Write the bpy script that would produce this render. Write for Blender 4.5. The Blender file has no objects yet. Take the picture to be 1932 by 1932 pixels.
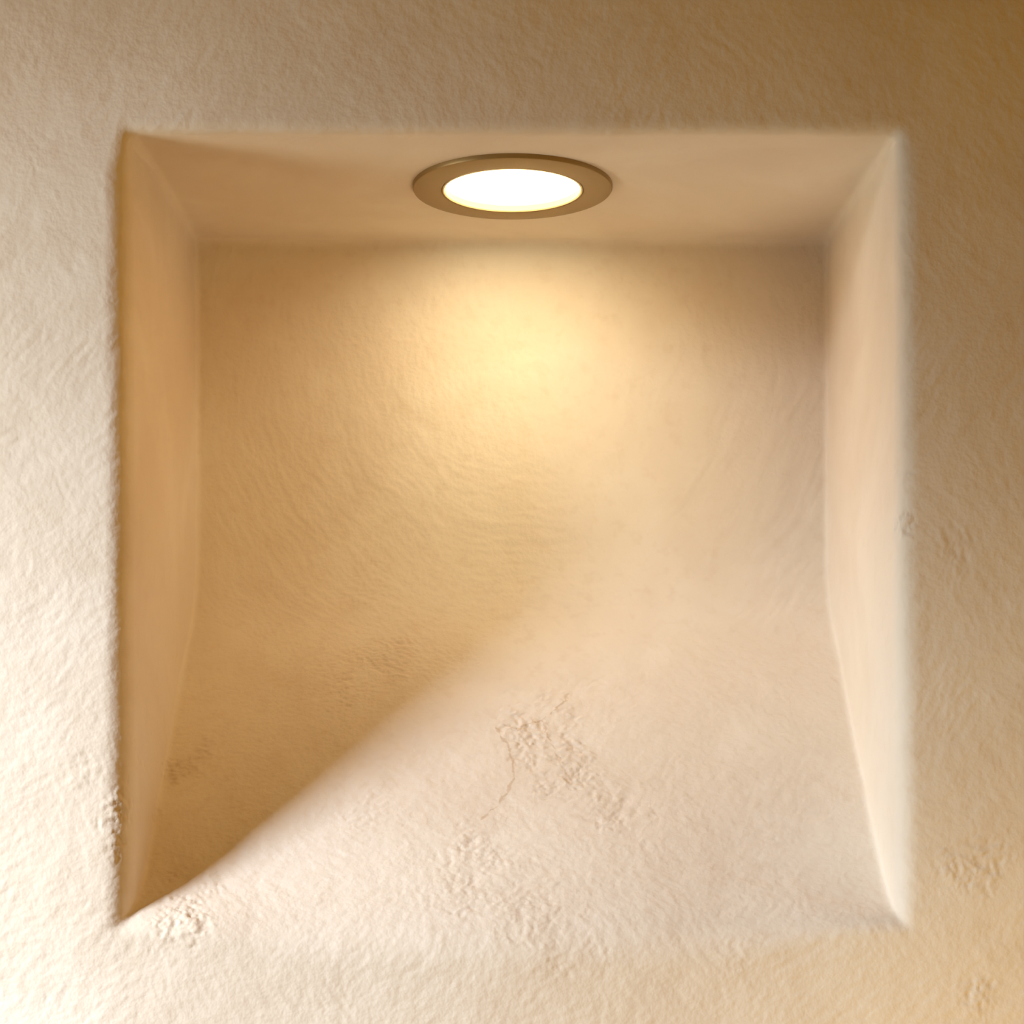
import bpy, math, random
import numpy as np

# ------------------------------------------------------------------ scale
# One metre on the wall face is S reference pixels; the camera stands F/S in
# front of the wall, level, with a shifted (view-camera style) lens.
S = 3400.0
F = 3273.0
PX, PY = 950.0, 1375.0            # where the camera axis meets the wall
EYE = 1.50                        # eye height above the floor
DIST = F / S

XL, XR = -707 / S, 745 / S        # niche opening
ZT = 1126 / S                     # soffit height (relative to the eye)
DEP = 722 / S                     # niche depth
LX, LY, LR = 0.0055, 0.0964, 0.0609   # downlight centre and outer radius
LENS_R = 0.0430

sc = bpy.context.scene
col = sc.collection


# ------------------------------------------------------------------ wall field
RAMP_Z = np.array([-900, -430, -366, -350, -326, -290, -257, -140, 0, 136, 310, 1500]) / S
RAMP_Y = np.array([-1100, -150, -8, 30, 74, 121, 158, 275, 415, 551, 722, 1912]) / S


def ramp(z):
    # averaged lookup: rounds the kinks of the profile
    g = 0
    for o in (-.008, -.004, 0, .004, .008):
        g = g + np.interp(z + o, RAMP_Z, RAMP_Y)
    return g / 5


def smax(a, b, k):
    h = np.clip(0.5 + 0.5 * (a - b) / k, 0, 1)
    return b + (a - b) * h + k * h * (1 - h)


def smin(a, b, k):
    return -smax(-a, -b, k)


def terms(x, y, z):
    g = ramp(z)
    return [XL - x, x - XR, z - ZT, y - DEP, (y - g) * 0.72]


def cavity(x, y, z):
    a, b, c, d, r = terms(x, y, z)
    m = smax(d, r, 0.030)                 # back flows into the sloping sill
    m = smax(m, np.maximum(a, b), 0.004)
    m = smax(m, c, 0.006)
    return m


def rim_k(x, z):
    # rounding of the opening's edge: soft on the sides, tighter on top
    side = np.clip(np.minimum(np.abs(x - XL), np.abs(x - XR)) / 0.03, 0, 1)
    ins = np.clip((np.minimum(x - XL, XR - x) - .004) / 0.11, 0, 1)
    low = np.clip((-0.05 - z) / 0.04, 0, 1) * ins * ins * (3 - 2 * ins)
    k = np.where(x > 0, 0.0125, 0.017) * (1 - side) + 0.011 * side
    top = np.clip((z - ZT + 0.02) / 0.02, 0, 1)
    k = k + (0.0075 - k) * top
    return k * (1 - low) + 0.040 * low


def field(x, y, z):
    f = smin(y, cavity(x, y, z), rim_k(x, z))
    cyl = np.maximum(np.hypot(x - LX, y - LY) - 0.050, np.abs(z - ZT - 0.012) - 0.024)
    return np.minimum(f, cyl)


rs = np.random.RandomState(7)


def wave_set(n, lo, hi):
    out = []
    for _ in range(n):
        d = rs.normal(size=3)
        d /= np.linalg.norm(d)
        lam = math.exp(rs.uniform(math.log(lo), math.log(hi)))
        out.append((d * 2 * math.pi / lam, rs.uniform(0, 6.28), lam))
    return out


WAVES = wave_set(36, 0.016, 0.22)


def wobble(x, y, z):
    n = 0
    for k, ph, lam in WAVES:
        n = n + np.sin(k[0] * x + k[1] * y + k[2] * z + ph) * lam ** 0.8
    return n / sum(w[2] ** 0.8 for w in WAVES) * 5.0     # about -1..1


GX0, GX1, GZ0, GZ1 = -0.36, 0.37, -0.28, 0.48
H = 0.0022


def calm(x, y, z):
    """0 where the plaster is struck flat: round the lamp and at the far border."""
    e = np.minimum(np.minimum(x - GX0, GX1 - x), np.minimum(z - GZ0, GZ1 - z))
    lamp = np.hypot(np.hypot(x - LX, y - LY), (z - ZT))
    return np.clip(e / 0.05, 0, 1) * np.clip((lamp - LR - .004) / .04, 0, 1)


def full_field(x, y, z):
    return field(x, y, z) + 0.0005 * calm(x, y, z) * wobble(x, y, z)


# ------------------------------------------------------------------ plaster relief
PERM = rs.permutation(4096)
GRAD = rs.normal(size=(4096, 3)); GRAD /= np.linalg.norm(GRAD, axis=1)[:, None]


def perlin(p):
    i = np.floor(p).astype(np.int64)
    f = p - i
    w = f * f * f * (f * (f * 6 - 15) + 10)
    out = np.zeros(len(p))
    for a in (0, 1):
        for b in (0, 1):
            for c in (0, 1):
                h = PERM[(PERM[(PERM[(i[:, 0] + a) & 4095] + i[:, 1] + b) & 4095] + i[:, 2] + c) & 4095]
                g = GRAD[h]
                d = g[:, 0] * (f[:, 0] - a) + g[:, 1] * (f[:, 1] - b) + g[:, 2] * (f[:, 2] - c)
                wt = (w[:, 0] if a else 1 - w[:, 0]) * (w[:, 1] if b else 1 - w[:, 1]) * (w[:, 2] if c else 1 - w[:, 2])
                out += d * wt
    return out * 1.7


def fbm(p, octaves=3, gain=.5):
    v = 0; a = 1.; n = 0.
    for o in range(octaves):
        v = v + a * perlin(p * 2.03 ** o + 17.3 * o); n += a; a *= gain
    return v / n


def sstep(v, lo, hi):
    t = np.clip((v - lo) / (hi - lo), 0, 1)
    return t * t * (3 - 2 * t)


def wall_xz(px, py, on_sill):
    """x, z of the surface seen at a reference pixel (wall face or sill)."""
    if not on_sill:
        return (px - PX) / S, -(py - PY) / S
    d = 300 / S
    for _ in range(30):
        k = F / (F + d * S)
        z = -(py - PY) / S / k
        d = min(float(ramp(np.array(z))), DEP)
    return (px - PX) / S / k, z


# crumbled, crazed patches of the plaster: pixel, sill or wall, radius, strength
PATCHES = [(1000, 1385, 1, 62, .9), (1065, 1350, 1, 50, .8), (1060, 1450, 1, 75, .9), (1150, 1510, 1, 85, .55),
           (340, 1455, 1, 36, 1.), (385, 1420, 1, 24, .8),
           (335, 1745, 0, 60, 1.), (400, 1665, 1, 30, .6), (640, 1290, 1, 60, .55), (720, 1240, 1, 60, .6),
           (690, 1530, 1, 50, .35), (1850, 1620, 0, 65, .7), (1840, 1660, 0, 45, .6),
           (890, 1600, 1, 70, .55), (860, 1680, 1, 70, .45), (1000, 1720, 0, 90, .45), (1080, 1790, 0, 80, .45),
           (1850, 1885, 0, 45, .7), (205, 1530, 0, 45, .9), (215, 1620, 0, 36, .8), (160, 1460, 0, 60, .35),
           (1712, 1000, 0, 26, .9), (1790, 1040, 0, 50, .35), (1716, 890, 0, 24, .7),
           (700, 1110, 1, 80, .3), (440, 1560, 1, 60, .25), (1390, 1800, 0, 60, .3), (300, 1660, 0, 22, .6)]


def patch_mask(P):
    x, z = P[:, 0], P[:, 2]
    edge = fbm(P * 45 + 5, 4, .7) * 1.7
    m = np.zeros(len(P))
    for px, py, sill, r, w in PATCHES:
        cx, cz = wall_xz(px, py, sill)
        d = np.hypot(x - cx, z - cz) / (r / S)
        near = d < 2.4
        v = np.zeros(len(P)); v[near] = w * sstep(d[near] + edge[near], 1.15, .35)
        m = np.maximum(m, v)
    return m


def relief(P, side, pm):
    """height of the trowelled surface over the base field, metres"""
    x, y, z = P.T
    warp = np.stack([fbm(P * 14 + o, 2) for o in (3.1, 41.7, 77.2)], 1) * .012
    Q_ = P + warp
    ca, sa = math.cos(math.radians(42)), math.sin(math.radians(42))
    u = Q_[:, 0] * ca + Q_[:, 2] * sa; v = -Q_[:, 0] * sa + Q_[:, 2] * ca
    h1 = fbm(np.stack([u * 110, Q_[:, 1] * 110, v * 230], 1), 2)       # short strokes one way
    h2 = fbm(np.stack([u * 210, Q_[:, 1] * 110, v * 100], 1) + 9, 2)   # and the other
    sel = sstep(fbm(P * 9 + 31, 2), -.18, .18)
    h = (h1 * sel + h2 * (1 - sel)) * .00031
    h += fbm(Q_ * 340 + 2, 2) * .00016
    h += fbm(Q_ * 60 + 8, 2) * .00016
    # arcs swept by the float on the niche back, centred under the lamp
    back = sstep(y, DEP - .05, DEP - .01) * sstep(z, -.02, .04)
    rx, rz = Q_[:, 0] - .003, Q_[:, 2] - (PY - 640) / S / .82
    rr = np.hypot(rx, rz); th = np.arctan2(rz, rx)
    arc = fbm(np.stack([rr * 190, th * (6 + rr * 30), y * 0 + 3], 1), 3)
    arc2 = fbm(np.stack([rr * 80, th * 5, y * 0 + 8], 1), 2)
    h = h * (1 - .55 * back) + back * (arc * .00042 + arc2 * .0004)
    h = h * np.where(side, .22, 1)
    # crumbling
    pits = sstep(fbm(Q_ * 270 + 4, 3, .65), -.22, .2)
    cel = np.abs(fbm(Q_ * 120 + 60, 2)); craze = sstep(cel, 0, .07)
    slab = sstep(fbm(Q_ * 70 + 90, 3, .6), -.05, .02)       # flaked skin with sharp edges
    h += .9 * pm * (pits * .0008 + craze * .0006 + slab * .0006 - .0012)
    return h


CRACKS = [[(908, 1545), (925, 1532), (940, 1517), (952, 1502), (960, 1490), (969, 1468), (968, 1440), (956, 1405), (936, 1371)],
          [(952, 1368), (975, 1375), (1003, 1364), (1025, 1358), (1044, 1343), (1056, 1330), (1074, 1312)],
          [(1025, 1358), (1033, 1392), (1044, 1410), (1054, 1432), (1062, 1452), (1078, 1472)]]


def crack_attr(P, pl):
    """signed distance to a crack line (linear across it) and run-out past its ends"""
    pts = np.array([wall_xz(a, b, 1) for a, b in pl])
    x = P[:, 0] + .0022 * fbm(P * 150 + 11, 3, .6); z = P[:, 2] + .0022 * fbm(P * 150 + 51, 3, .6)
    best = np.full(len(P), 1e3); sg = np.zeros(len(P))
    n = len(pts) - 1
    over = np.zeros(len(P))
    for i in range(n):
        a, b = pts[i], pts[i + 1]
        u = b - a; L = np.hypot(*u); u = u / L
        t = (x - a[0]) * u[0] + (z - a[1]) * u[1]
        s_ = (x - a[0]) * -u[1] + (z - a[1]) * u[0]
        lo = -np.inf if i == 0 else 0; hi = np.inf if i == n - 1 else L
        tc = np.clip(t, lo, hi)
        d = np.hypot(t - tc, s_)
        k = d < best
        best[k] = d[k]
        sg[k] = np.sign(s_[k])
        ov = np.zeros(len(P))
        if i == 0: ov = np.maximum(ov, -t)
        if i == n - 1: ov = np.maximum(ov, t - L)
        over[k] = ov[k]
    return np.clip(best, 0, .03) * np.where(sg == 0, 1, sg), np.clip(over, 0, .03)


def build_wall_mesh():
    xs = np.arange(GX0, GX1 + H, H)
    ys = np.arange(-0.012, DEP + 0.012, H)
    zs = np.arange(GZ0, GZ1 + H, H)
    X, Y, Z = np.meshgrid(xs, ys, zs, indexing='ij')
    V = field(X, Y, Z).astype(np.float32)
    del X, Y, Z
    s = V < 0
    nx, ny, nz = s.shape
    cnt = np.zeros((nx - 1, ny - 1, nz - 1), np.int8)
    for i in (0, 1):
        for j in (0, 1):
            for k in (0, 1):
                cnt += s[i:nx - 1 + i, j:ny - 1 + j, k:nz - 1 + k]
    mixed = (cnt > 0) & (cnt < 8)
    I, J, K = np.nonzero(mixed)
    idx = -np.ones(mixed.shape, np.int64)
    idx[I, J, K] = np.arange(len(I))
    acc = np.zeros((len(I), 3)); num = np.zeros(len(I))
    corners = [(i, j, k) for i in (0, 1) for j in (0, 1) for k in (0, 1)]
    for a in corners:
        for ax in range(3):
            if a[ax]:
                continue
            b = list(a); b[ax] = 1
            va = V[I + a[0], J + a[1], K + a[2]]; vb = V[I + b[0], J + b[1], K + b[2]]
            cr = (va < 0) != (vb < 0)
            t = np.where(cr, va / np.where(cr, va - vb, 1), 0)
            for q in range(3):
                acc[:, q] += cr * (a[q] + (t if q == ax else 0))
            num += cr
    P = acc / num[:, None]
    P[:, 0] = xs[I] + P[:, 0] * H; P[:, 1] = ys[J] + P[:, 1] * H; P[:, 2] = zs[K] + P[:, 2] * H
    quads = []
    m = idx
    # edges along x
    e = s[:-1, 1:-1, 1:-1] != s[1:, 1:-1, 1:-1]
    a, b, c = np.nonzero(e); b += 1; c += 1
    fl = s[a, b, c]
    q = np.stack([m[a, b - 1, c - 1], m[a, b, c - 1], m[a, b, c], m[a, b - 1, c]], 1)
    q[fl] = q[fl][:, ::-1]; quads.append(q)
    e = s[1:-1, :-1, 1:-1] != s[1:-1, 1:, 1:-1]
    a, b, c = np.nonzero(e); a += 1; c += 1
    fl = s[a, b, c]
    q = np.stack([m[a - 1, b, c - 1], m[a - 1, b, c], m[a, b, c], m[a, b, c - 1]], 1)
    q[fl] = q[fl][:, ::-1]; quads.append(q)
    e = s[1:-1, 1:-1, :-1] != s[1:-1, 1:-1, 1:]
    a, b, c = np.nonzero(e); a += 1; b += 1
    fl = s[a, b, c]
    q = np.stack([m[a - 1, b - 1, c], m[a, b - 1, c], m[a, b, c], m[a - 1, b, c]], 1)
    q[fl] = q[fl][:, ::-1]; quads.append(q)
    Q = np.concatenate(quads)
    border = (I == 0) | (I == nx - 2) | (K == 0) | (K == nz - 2)

    def grad(P):
        h = 4e-4
        g = np.empty_like(P)
        for ax in range(3):
            d = np.zeros(3); d[ax] = h
            A = P + d; B = P - d
            g[:, ax] = (full_field(*A.T) - full_field(*B.T)) / (2 * h)
        return g
    hole = (np.hypot(P[:, 0] - LX, P[:, 1] - LY) < 0.056) & (P[:, 2] > ZT - 0.006)
    for it in range(4):
        g = grad(P)
        v = full_field(*P.T)
        st = -v[:, None] * g / np.maximum((g * g).sum(1), .25)[:, None]
        st = np.clip(st, -H, H)
        st[hole] = 0
        st[border, 0] = 0; st[border, 2] = 0
        P += st
        if it < 2:        # even out the spacing
            sm = np.zeros_like(P); n = np.zeros(len(P))
            for u in range(4):
                w = (u + 1) % 4
                np.add.at(sm, Q[:, u], P[Q[:, w]]); np.add.at(n, Q[:, u], 1)
                np.add.at(sm, Q[:, w], P[Q[:, u]]); np.add.at(n, Q[:, w], 1)
            ok = (~border) & (~hole) & (n > 0)
            P[ok] += 0.5 * (sm[ok] / n[ok][:, None] - P[ok])
    P[border, 1] = 0
    N = -grad(P)                     # towards the air
    N /= np.linalg.norm(N, axis=1)[:, None]
    fn = np.cross(P[Q[:, 2]] - P[Q[:, 0]], P[Q[:, 3]] - P[Q[:, 1]])
    flip = (fn * N[Q[:, 0]]).sum(1) < 0
    Q[flip] = Q[flip][:, ::-1]
    # one regular subdivision, put back on the field
    E = np.sort(np.concatenate([Q[:, [u, (u + 1) % 4]] for u in range(4)]), 1)
    U, inv = np.unique(E, axis=0, return_inverse=True)
    inv = inv.reshape(4, -1)
    n0 = len(P); n1 = n0 + len(U)
    bE = border[U].all(1)
    hE = hole[U].any(1)
    P2 = np.concatenate([P, P[U].mean(1), P[Q].mean(1)])
    border2 = np.concatenate([border, bE, np.zeros(len(Q), bool)])
    hole2 = np.concatenate([hole, hE, hole[Q].any(1)])
    cen = n1 + np.arange(len(Q))
    Q2 = np.concatenate([np.stack([Q[:, u], n0 + inv[u], cen, n0 + inv[(u + 3) % 4]], 1) for u in range(4)])
    for it in range(2):
        g = grad(P2); v = full_field(*P2.T)
        st = np.clip(-v[:, None] * g / np.maximum((g * g).sum(1), .25)[:, None], -H, H)
        st[hole2 | border2] = 0
        P2 += st
    g = -grad(P2); g /= np.linalg.norm(g, axis=1)[:, None]
    pm = patch_mask(P2)
    tt = np.array(terms(*P2.T)); am = tt.argmax(0); c_ = tt.max(0)
    side = (am <= 2) & (P2[:, 1] > .011)
    # smooth that flag a little so that the reveals take up the relief gradually
    sw = sstep(P2[:, 1], .004, .016) * sstep(np.maximum(tt[3], tt[4]), -.004, -.014)
    sw = np.where(am <= 2, sw, 0)
    hgt = relief(P2, False, pm) * (1 - .8 * sw)
    hgt = hgt * calm(*P2.T)
    hgt[hole2 | border2] = 0
    P2 += g * hgt[:, None]
    fnn = np.cross(P2[Q2[:, 2]] - P2[Q2[:, 0]], P2[Q2[:, 3]] - P2[Q2[:, 1]])
    N2 = np.zeros_like(P2)
    for u in range(4):
        for ax in range(3):
            N2[:, ax] += np.bincount(Q2[:, u], fnn[:, ax], len(P2))
    N2 /= np.maximum(np.linalg.norm(N2, axis=1), 1e-12)[:, None]
    N2[border2] = (0, -1, 0)
    attrs = {'crumble': pm}
    for i, pl in enumerate(CRACKS):
        attrs['crack_%d' % i], attrs['past_%d' % i] = crack_attr(P2, pl)
    return P2, Q2, N2, border2, attrs


P, Q, N, border, ATTR = build_wall_mesh()

# the plain wall carries on round the fine region
be = {}
for q in Q[border[Q].sum(1) >= 2]:
    for u in range(4):
        a, b = int(q[u]), int(q[(u + 1) % 4])
        if border[a] and border[b]:
            key = (min(a, b), max(a, b))
            be[key] = (None if key in be else (a, b))
outer = {}
extraP, extraQ = [], []


def outer_of(i):
    if i not in outer:
        x, y, z = P[i]
        outer[i] = len(P) + len(extraP)
        extraP.append((0.005 + (x - 0.005) * 5.0, 0.0, -0.05 + (z - 0.1) * 3.7))
    return outer[i]


for e in be.values():
    if e:
        a, b = e
        extraQ.append((b, a, outer_of(a), outer_of(b)))
P = np.concatenate([P, np.array(extraP)])
N = np.concatenate([N, np.tile((0., -1., 0.), (len(extraP), 1))])
n_fine = len(Q)
for k_ in ATTR:
    ATTR[k_] = np.concatenate([ATTR[k_], np.full(len(extraP), 0. if k_ == 'crumble' else .03)])
Q = np.concatenate([Q, np.array(extraQ)])

C = P[Q].mean(1)
tm = np.array(terms(C[:, 0], C[:, 1], C[:, 2]))
cav = tm.max(0)
which = tm.argmax(0)              # 0 left, 1 right, 2 soffit, 3 back, 4 sill
which[(np.hypot(C[:, 0] - LX, C[:, 1] - LY) < 0.056) & (C[:, 2] > ZT - 0.012)] = 2
which[cav > C[:, 1]] = 9
which[(C[:, 2] > ZT - 0.012) & (C[:, 1] > 0.012)] = np.where(which[(C[:, 2] > ZT - 0.012) & (C[:, 1] > 0.012)] == 9, 2, which[(C[:, 2] > ZT - 0.012) & (C[:, 1] > 0.012)])
which[n_fine:] = 9


# ------------------------------------------------------------------ node helpers
class NT:
    def __init__(self, m):
        m.use_nodes = True
        self.t = m.node_tree
        self.t.nodes.clear()

    def n(self, kind, **kw):
        nd = self.t.nodes.new('ShaderNode' + kind)
        for k, v in kw.items():
            if k.startswith('i_'):
                nd.inputs[k[2:].replace('_', ' ')].default_value = v
            else:
                setattr(nd, k, v)
        return nd

    def l(self, a, b):
        self.t.links.new(a, b)

    def put(self, sock, v):
        if hasattr(v, 'is_output'):
            self.l(v, sock)
        else:
            sock.default_value = v

    def math(self, op, a, b=0.0, c=None, clamp=False):
        nd = self.n('Math', operation=op, use_clamp=clamp)
        self.put(nd.inputs[0], a); self.put(nd.inputs[1], b)
        if c is not None:
            self.put(nd.inputs[2], c)
        return nd.outputs[0]

    def vmath(self, op, a, b=(0, 0, 0), out=0):
        nd = self.n('VectorMath', operation=op)
        self.put(nd.inputs[0], a); self.put(nd.inputs[1], b)
        return nd.outputs[out]

    def step(self, v, lo, hi, a=0.0, b=1.0):
        nd = self.n('MapRange', interpolation_type='SMOOTHSTEP', clamp=True)
        self.put(nd.inputs['Value'], v)
        for k, x in (('From Min', lo), ('From Max', hi), ('To Min', a), ('To Max', b)):
            nd.inputs[k].default_value = x
        return nd.outputs['Result']

    def noise(self, vec, scale, detail=3, rough=.5, dist=0.0, color=False):
        nd = self.n('TexNoise', i_Scale=scale, i_Detail=detail, i_Roughness=rough, i_Distortion=dist)
        self.l(vec, nd.inputs['Vector'])
        return nd.outputs['Color' if color else 'Fac']

    def mixc(self, f, a, b, mode='MIX'):
        nd = self.n('Mix', data_type='RGBA', blend_type=mode)
        self.put(nd.inputs['Factor'], f)
        self.put(nd.inputs['A'] if False else nd.inputs[6], a)
        self.put(nd.inputs[7], b)
        return nd.outputs[2]


def plaster(name, rough=True, cracks=False):
    m = bpy.data.materials.new(name)
    t = NT(m)
    out = t.n('OutputMaterial'); bs = t.n('BsdfPrincipled')
    t.l(bs.outputs[0], out.inputs[0])
    bs.inputs['Roughness'].default_value = 0.92
    bs.inputs['Specular IOR Level'].default_value = 0.15
    co = t.n('TexCoord').outputs['Object']
    # limewash mottling
    n1 = t.noise(co, 8, 3, .6, .5)
    n3 = t.noise(co, 95, 2, .6)
    c = t.mixc(t.step(n1, .36, .66), COL_A, COL_B)
    c = t.mixc(t.math('MULTIPLY', t.step(n3, .50, .76), .30 if rough else .12), c, COL_D)
    def attr(n):
        a_ = t.n('Attribute', attribute_name=n)
        return a_.outputs['Fac']
    if rough:
        c = t.mixc(t.math('MULTIPLY', attr('crumble'), .16), c, COL_E)
    if cracks:
        cd = None
        for i in range(len(CRACKS)):
            d = t.math('ADD', t.math('ABSOLUTE', attr('crack_%d' % i)), attr('past_%d' % i))
            cd = d if cd is None else t.math('MINIMUM', cd, d)
        wob = t.math('MULTIPLY', t.math('SUBTRACT', t.noise(co, 150, 3), .47), .0045)
        crack = t.step(t.math('ADD', cd, wob), .0001, .0011, 1, 0)
        c = t.mixc(t.math('MULTIPLY', crack, .55), c, COL_E)
    h = t.noise(co, 420, 1, .5)
    bp = t.n('Bump'); bp.inputs['Strength'].default_value = .5 if rough else .12
    bp.inputs['Distance'].default_value = .00045
    t.l(h, bp.inputs['Height'])
    t.l(bp.outputs[0], bs.inputs['Normal'])
    t.l(c, bs.inputs['Base Color'])
    return m


COL_A = (.79, .70, .585, 1)
COL_B = (.84, .765, .66, 1)
COL_C = (.78, .625, .465, 1)
COL_D = (.71, .595, .46, 1)
COL_E = (.56, .40, .25, 1)
M_WALL = plaster('limewashed_plaster')
M_SILL = plaster('cracked_limewash', True, True)
M_NICHE = plaster('limewashed_plaster_smooth', False)


def sub_mesh(name, sel, mat, parent=None):
    q = Q[sel]
    used = np.unique(q)
    remap = -np.ones(len(P), np.int64); remap[used] = np.arange(len(used))
    me = bpy.data.meshes.new(name)
    pts = P[used] + np.array((0, 0, EYE))
    fq = remap[q]
    me.vertices.add(len(pts)); me.vertices.foreach_set('co', pts.astype(np.float32).ravel())
    me.loops.add(fq.size); me.loops.foreach_set('vertex_index', fq.astype(np.int32).ravel())
    me.polygons.add(len(fq))
    me.polygons.foreach_set('loop_start', np.arange(0, fq.size, 4, dtype=np.int32))
    me.update(calc_edges=True)
    for k_, v_ in ATTR.items():
        if k_ == 'crumble' or mat is M_SILL:
            at = me.attributes.new(k_, 'FLOAT', 'POINT')
            at.data.foreach_set('value', v_[used].astype(np.float32))
    me.polygons.foreach_set('use_smooth', [True] * len(me.polygons))
    me.normals_split_custom_set_from_vertices(N[used].tolist())
    me.materials.append(mat)
    o = bpy.data.objects.new(name, me)
    col.objects.link(o)
    if parent:
        o.parent = parent
    return o


# object coordinates in the material are relative to the eye line
def shift_to_eye(o):
    o.data.transform(__import__('mathutils').Matrix.Translation((0, 0, -EYE)))


wall = sub_mesh('wall_back', which == 9, M_WALL)
wall['kind'] = 'structure'
wall['label'] = 'cream limewashed plaster wall around the recessed niche'
wall['category'] = 'wall'
shift_to_eye(wall)
wall.location = (0, 0, EYE)
niche = sub_mesh('niche_back', which == 3, M_WALL, wall)
niche['label'] = 'trowel-swirled back of the niche in the lamp glow'
shift_to_eye(niche)
for nm, code, mt, lab in (('side_reveal', 0, M_NICHE, 'left side of the niche in warm shade'),
                          ('side_reveal', 1, M_NICHE, 'right side of the niche catching daylight'),
                          ('soffit', 2, M_NICHE, 'smooth ceiling of the niche around the lamp'),
                          ('sloped_sill', 4, M_SILL, 'sloping cracked sill of the niche')):
    o = sub_mesh(nm, which == code, mt, wall)
    shift_to_eye(o)
    o['label'] = lab


# ------------------------------------------------------------------ downlight
def lathe(name, prof, mat, parent, n=128, cap=False):
    verts, faces = [], []
    m = len(prof)
    for i in range(n):
        a = 2 * math.pi * i / n
        for r, z in prof:
            verts.append((r * math.cos(a), r * math.sin(a), z))
    for i in range(n):
        j = (i + 1) % n
        for k in range(m - 1):
            faces.append((i * m + k, j * m + k, j * m + k + 1, i * m + k + 1))
    if cap:
        faces.append(tuple(i * m for i in range(n)))
        faces.append(tuple(i * m + m - 1 for i in range(n))[::-1])
    me = bpy.data.meshes.new(name)
    me.from_pydata(verts, [], faces)
    import bmesh
    bm = bmesh.new(); bm.from_mesh(me)
    bmesh.ops.recalc_face_normals(bm, faces=bm.faces)
    bm.to_mesh(me); bm.free()
    me.polygons.foreach_set('use_smooth', [True] * len(me.polygons))
    try:
        me.set_sharp_from_angle(angle=math.radians(35))
    except Exception:
        pass
    me.materials.append(mat)
    o = bpy.data.objects.new(name, me)
    col.objects.link(o); o.parent = parent
    return o


def simple(name, base, metal=0., rough=.5, emit=None, strength=0.):
    m = bpy.data.materials.new(name)
    t = NT(m)
    out = t.n('OutputMaterial'); bs = t.n('BsdfPrincipled')
    t.l(bs.outputs[0], out.inputs[0])
    bs.inputs['Base Color'].default_value = (*base, 1)
    bs.inputs['Metallic'].default_value = metal
    bs.inputs['Roughness'].default_value = rough
    if emit:
        bs.inputs['Emission Color'].default_value = (*emit, 1)
        bs.inputs['Emission Strength'].default_value = strength
    else:
        co = t.n('TexCoord').outputs['Object']
        nz = t.noise(co, 420, 3, .6)
        bp = t.n('Bump'); bp.inputs['Strength'].default_value = .08; bp.inputs['Distance'].default_value = .001
        t.l(nz, bp.inputs['Height']); t.l(bp.outputs[0], bs.inputs['Normal'])
    return m


M_RING = simple('satin_bronze', (.33, .22, .085), .35, .45)
M_LIP = simple('frosted_lip', (.85, .72, .50), 0., .35)
M_GLOW = simple('lit_diffuser', (.9, .9, .88), 0., .4, (1.0, .50, .16), 12.2)

root = bpy.data.objects.new('downlight', None)
root.empty_display_size = .05
col.objects.link(root)
root.location = (LX, LY, EYE + ZT)
root['label'] = 'round bronze-rimmed downlight glowing in the ceiling of the plaster niche'
root['category'] = 'downlight'
R = LR
lathe('trim_ring', [(LENS_R, .004), (LENS_R, -.0022), (LENS_R + .0007, -.0031), (LENS_R + .002, -.0034),
                    (R - .002, -.0030), (R - .0005, -.0026), (R, -.0018), (R, .0010), (R - .004, .0010), (LENS_R + .004, .004), (LENS_R, .004)],
      M_RING, root)
lathe('inner_lip', [(LENS_R - .0002, .005), (LENS_R - .0002, -.0030), (LENS_R - .0010, -.0032), (LENS_R - .0016, -.0026),
                    (LENS_R - .0020, .005), (LENS_R - .0002, .005)], M_LIP, root)
lathe('diffuser', [(LENS_R - .0022, .0028), (LENS_R - .0022, .0008), (LENS_R - .003, .0003)], M_GLOW, root, cap=True)


# ------------------------------------------------------------------ light
def daylight(name, loc, aim, power, w_, h_, spread, color):  # aimed area light, for the window and for the added fills
    from mathutils import Vector
    d = bpy.data.lights.new(name, 'AREA')
    d.shape = 'RECTANGLE'; d.size = w_; d.size_y = h_
    d.energy = power; d.spread = math.radians(spread); d.color = color
    o = bpy.data.objects.new(name, d)
    col.objects.link(o)
    o.location = loc
    o.rotation_euler = (Vector(aim) - Vector(loc)).to_track_quat('-Z', 'Y').to_euler()


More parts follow.
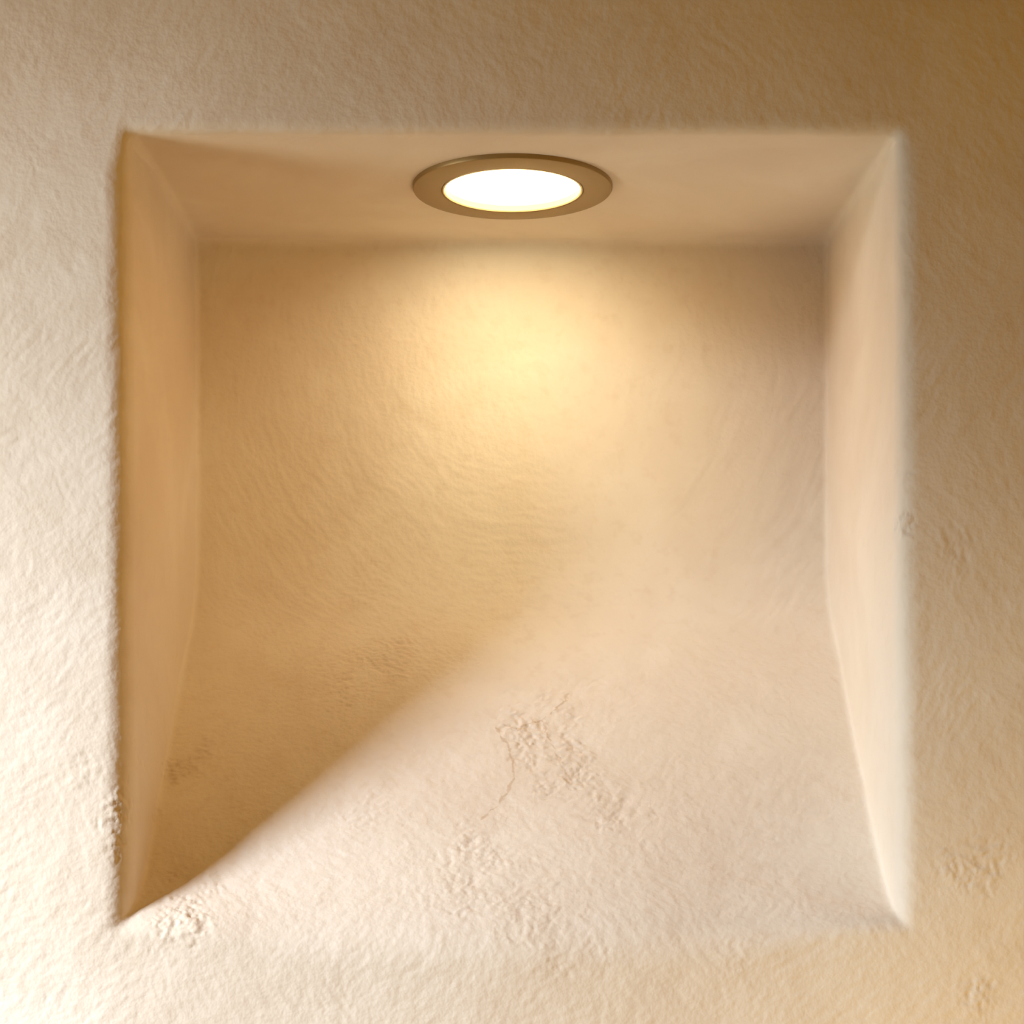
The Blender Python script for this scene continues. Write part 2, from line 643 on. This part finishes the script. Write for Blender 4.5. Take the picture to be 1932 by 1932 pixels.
beam = bpy.data.lights.new('downlight_beam', 'AREA')
beam.shape = 'DISK'; beam.size = 2 * (LENS_R - .004)
beam.energy = .150; beam.spread = math.radians(120); beam.color = (.90, .97, .72)
beam_ob = bpy.data.objects.new('downlight_beam', beam)
col.objects.link(beam_ob)
beam_ob.location = (LX, LY, EYE + ZT - .006)
beam_ob.rotation_euler = (math.radians(41), 0, 0)     # extra unseen light added under the lens, tilted to brighten the niche back

# a window away to the left, then two added fill lights without a source
daylight('window_daylight', (-1.5, -.92, EYE + .56), (-.45, 0, EYE - .25), 4.8, .38, .40, 50, (.885, .975, 1.10))
daylight('grazing_fill', (-.95, -.29, EYE - .06), (-.30, 0, EYE - .06), 3.5, .25, .30, 170, (1.0, 1.0, .86))  # unseen fill added to brighten the left wall and right reveal
daylight('low_warm_fill', (.6, -1.0, EYE - 1.2), (.40, 0, EYE - .45), 1.0, .50, .30, 36, (1.0, .74, .34))  # unseen warm fill from below, added to lift the lower right wall

w = bpy.data.worlds.new('World'); sc.world = w
w.use_nodes = True
bg = w.node_tree.nodes['Background']
bg.inputs[0].default_value = (1.0, .49, .06, 1)
nt_ = w.node_tree                      # the dim room: warmer and brighter to the right
tc_ = nt_.nodes.new('ShaderNodeTexCoord'); sx_ = nt_.nodes.new('ShaderNodeSeparateXYZ')
mr_ = nt_.nodes.new('ShaderNodeMapRange')
nt_.links.new(tc_.outputs['Generated'], sx_.inputs[0]); nt_.links.new(sx_.outputs[0], mr_.inputs[0])
mr_.inputs[1].default_value = -.6; mr_.inputs[2].default_value = .6
mr_.inputs[3].default_value = 0.0; mr_.inputs[4].default_value = .46
nt_.links.new(mr_.outputs[0], bg.inputs[1])

# ------------------------------------------------------------------ camera
cd_ = bpy.data.cameras.new('camera')
cam = bpy.data.objects.new('camera', cd_)
col.objects.link(cam)
cam.location = (0, -DIST, EYE)
cam.rotation_euler = (math.radians(90), 0, 0)
cd_.sensor_width = 36; cd_.lens = 36 * F / 1932
cd_.shift_x = (966 - PX) / 1932
cd_.shift_y = (PY - 966) / 1932
cd_.clip_start = .01
sc.camera = cam

sc.view_settings.view_transform = 'Standard'
sc.view_settings.look = 'None'
sc.view_settings.gamma = 1
sc.view_settings.exposure = 0.0
sc.view_settings.use_curve_mapping = False
sc.cycles.use_denoising = True
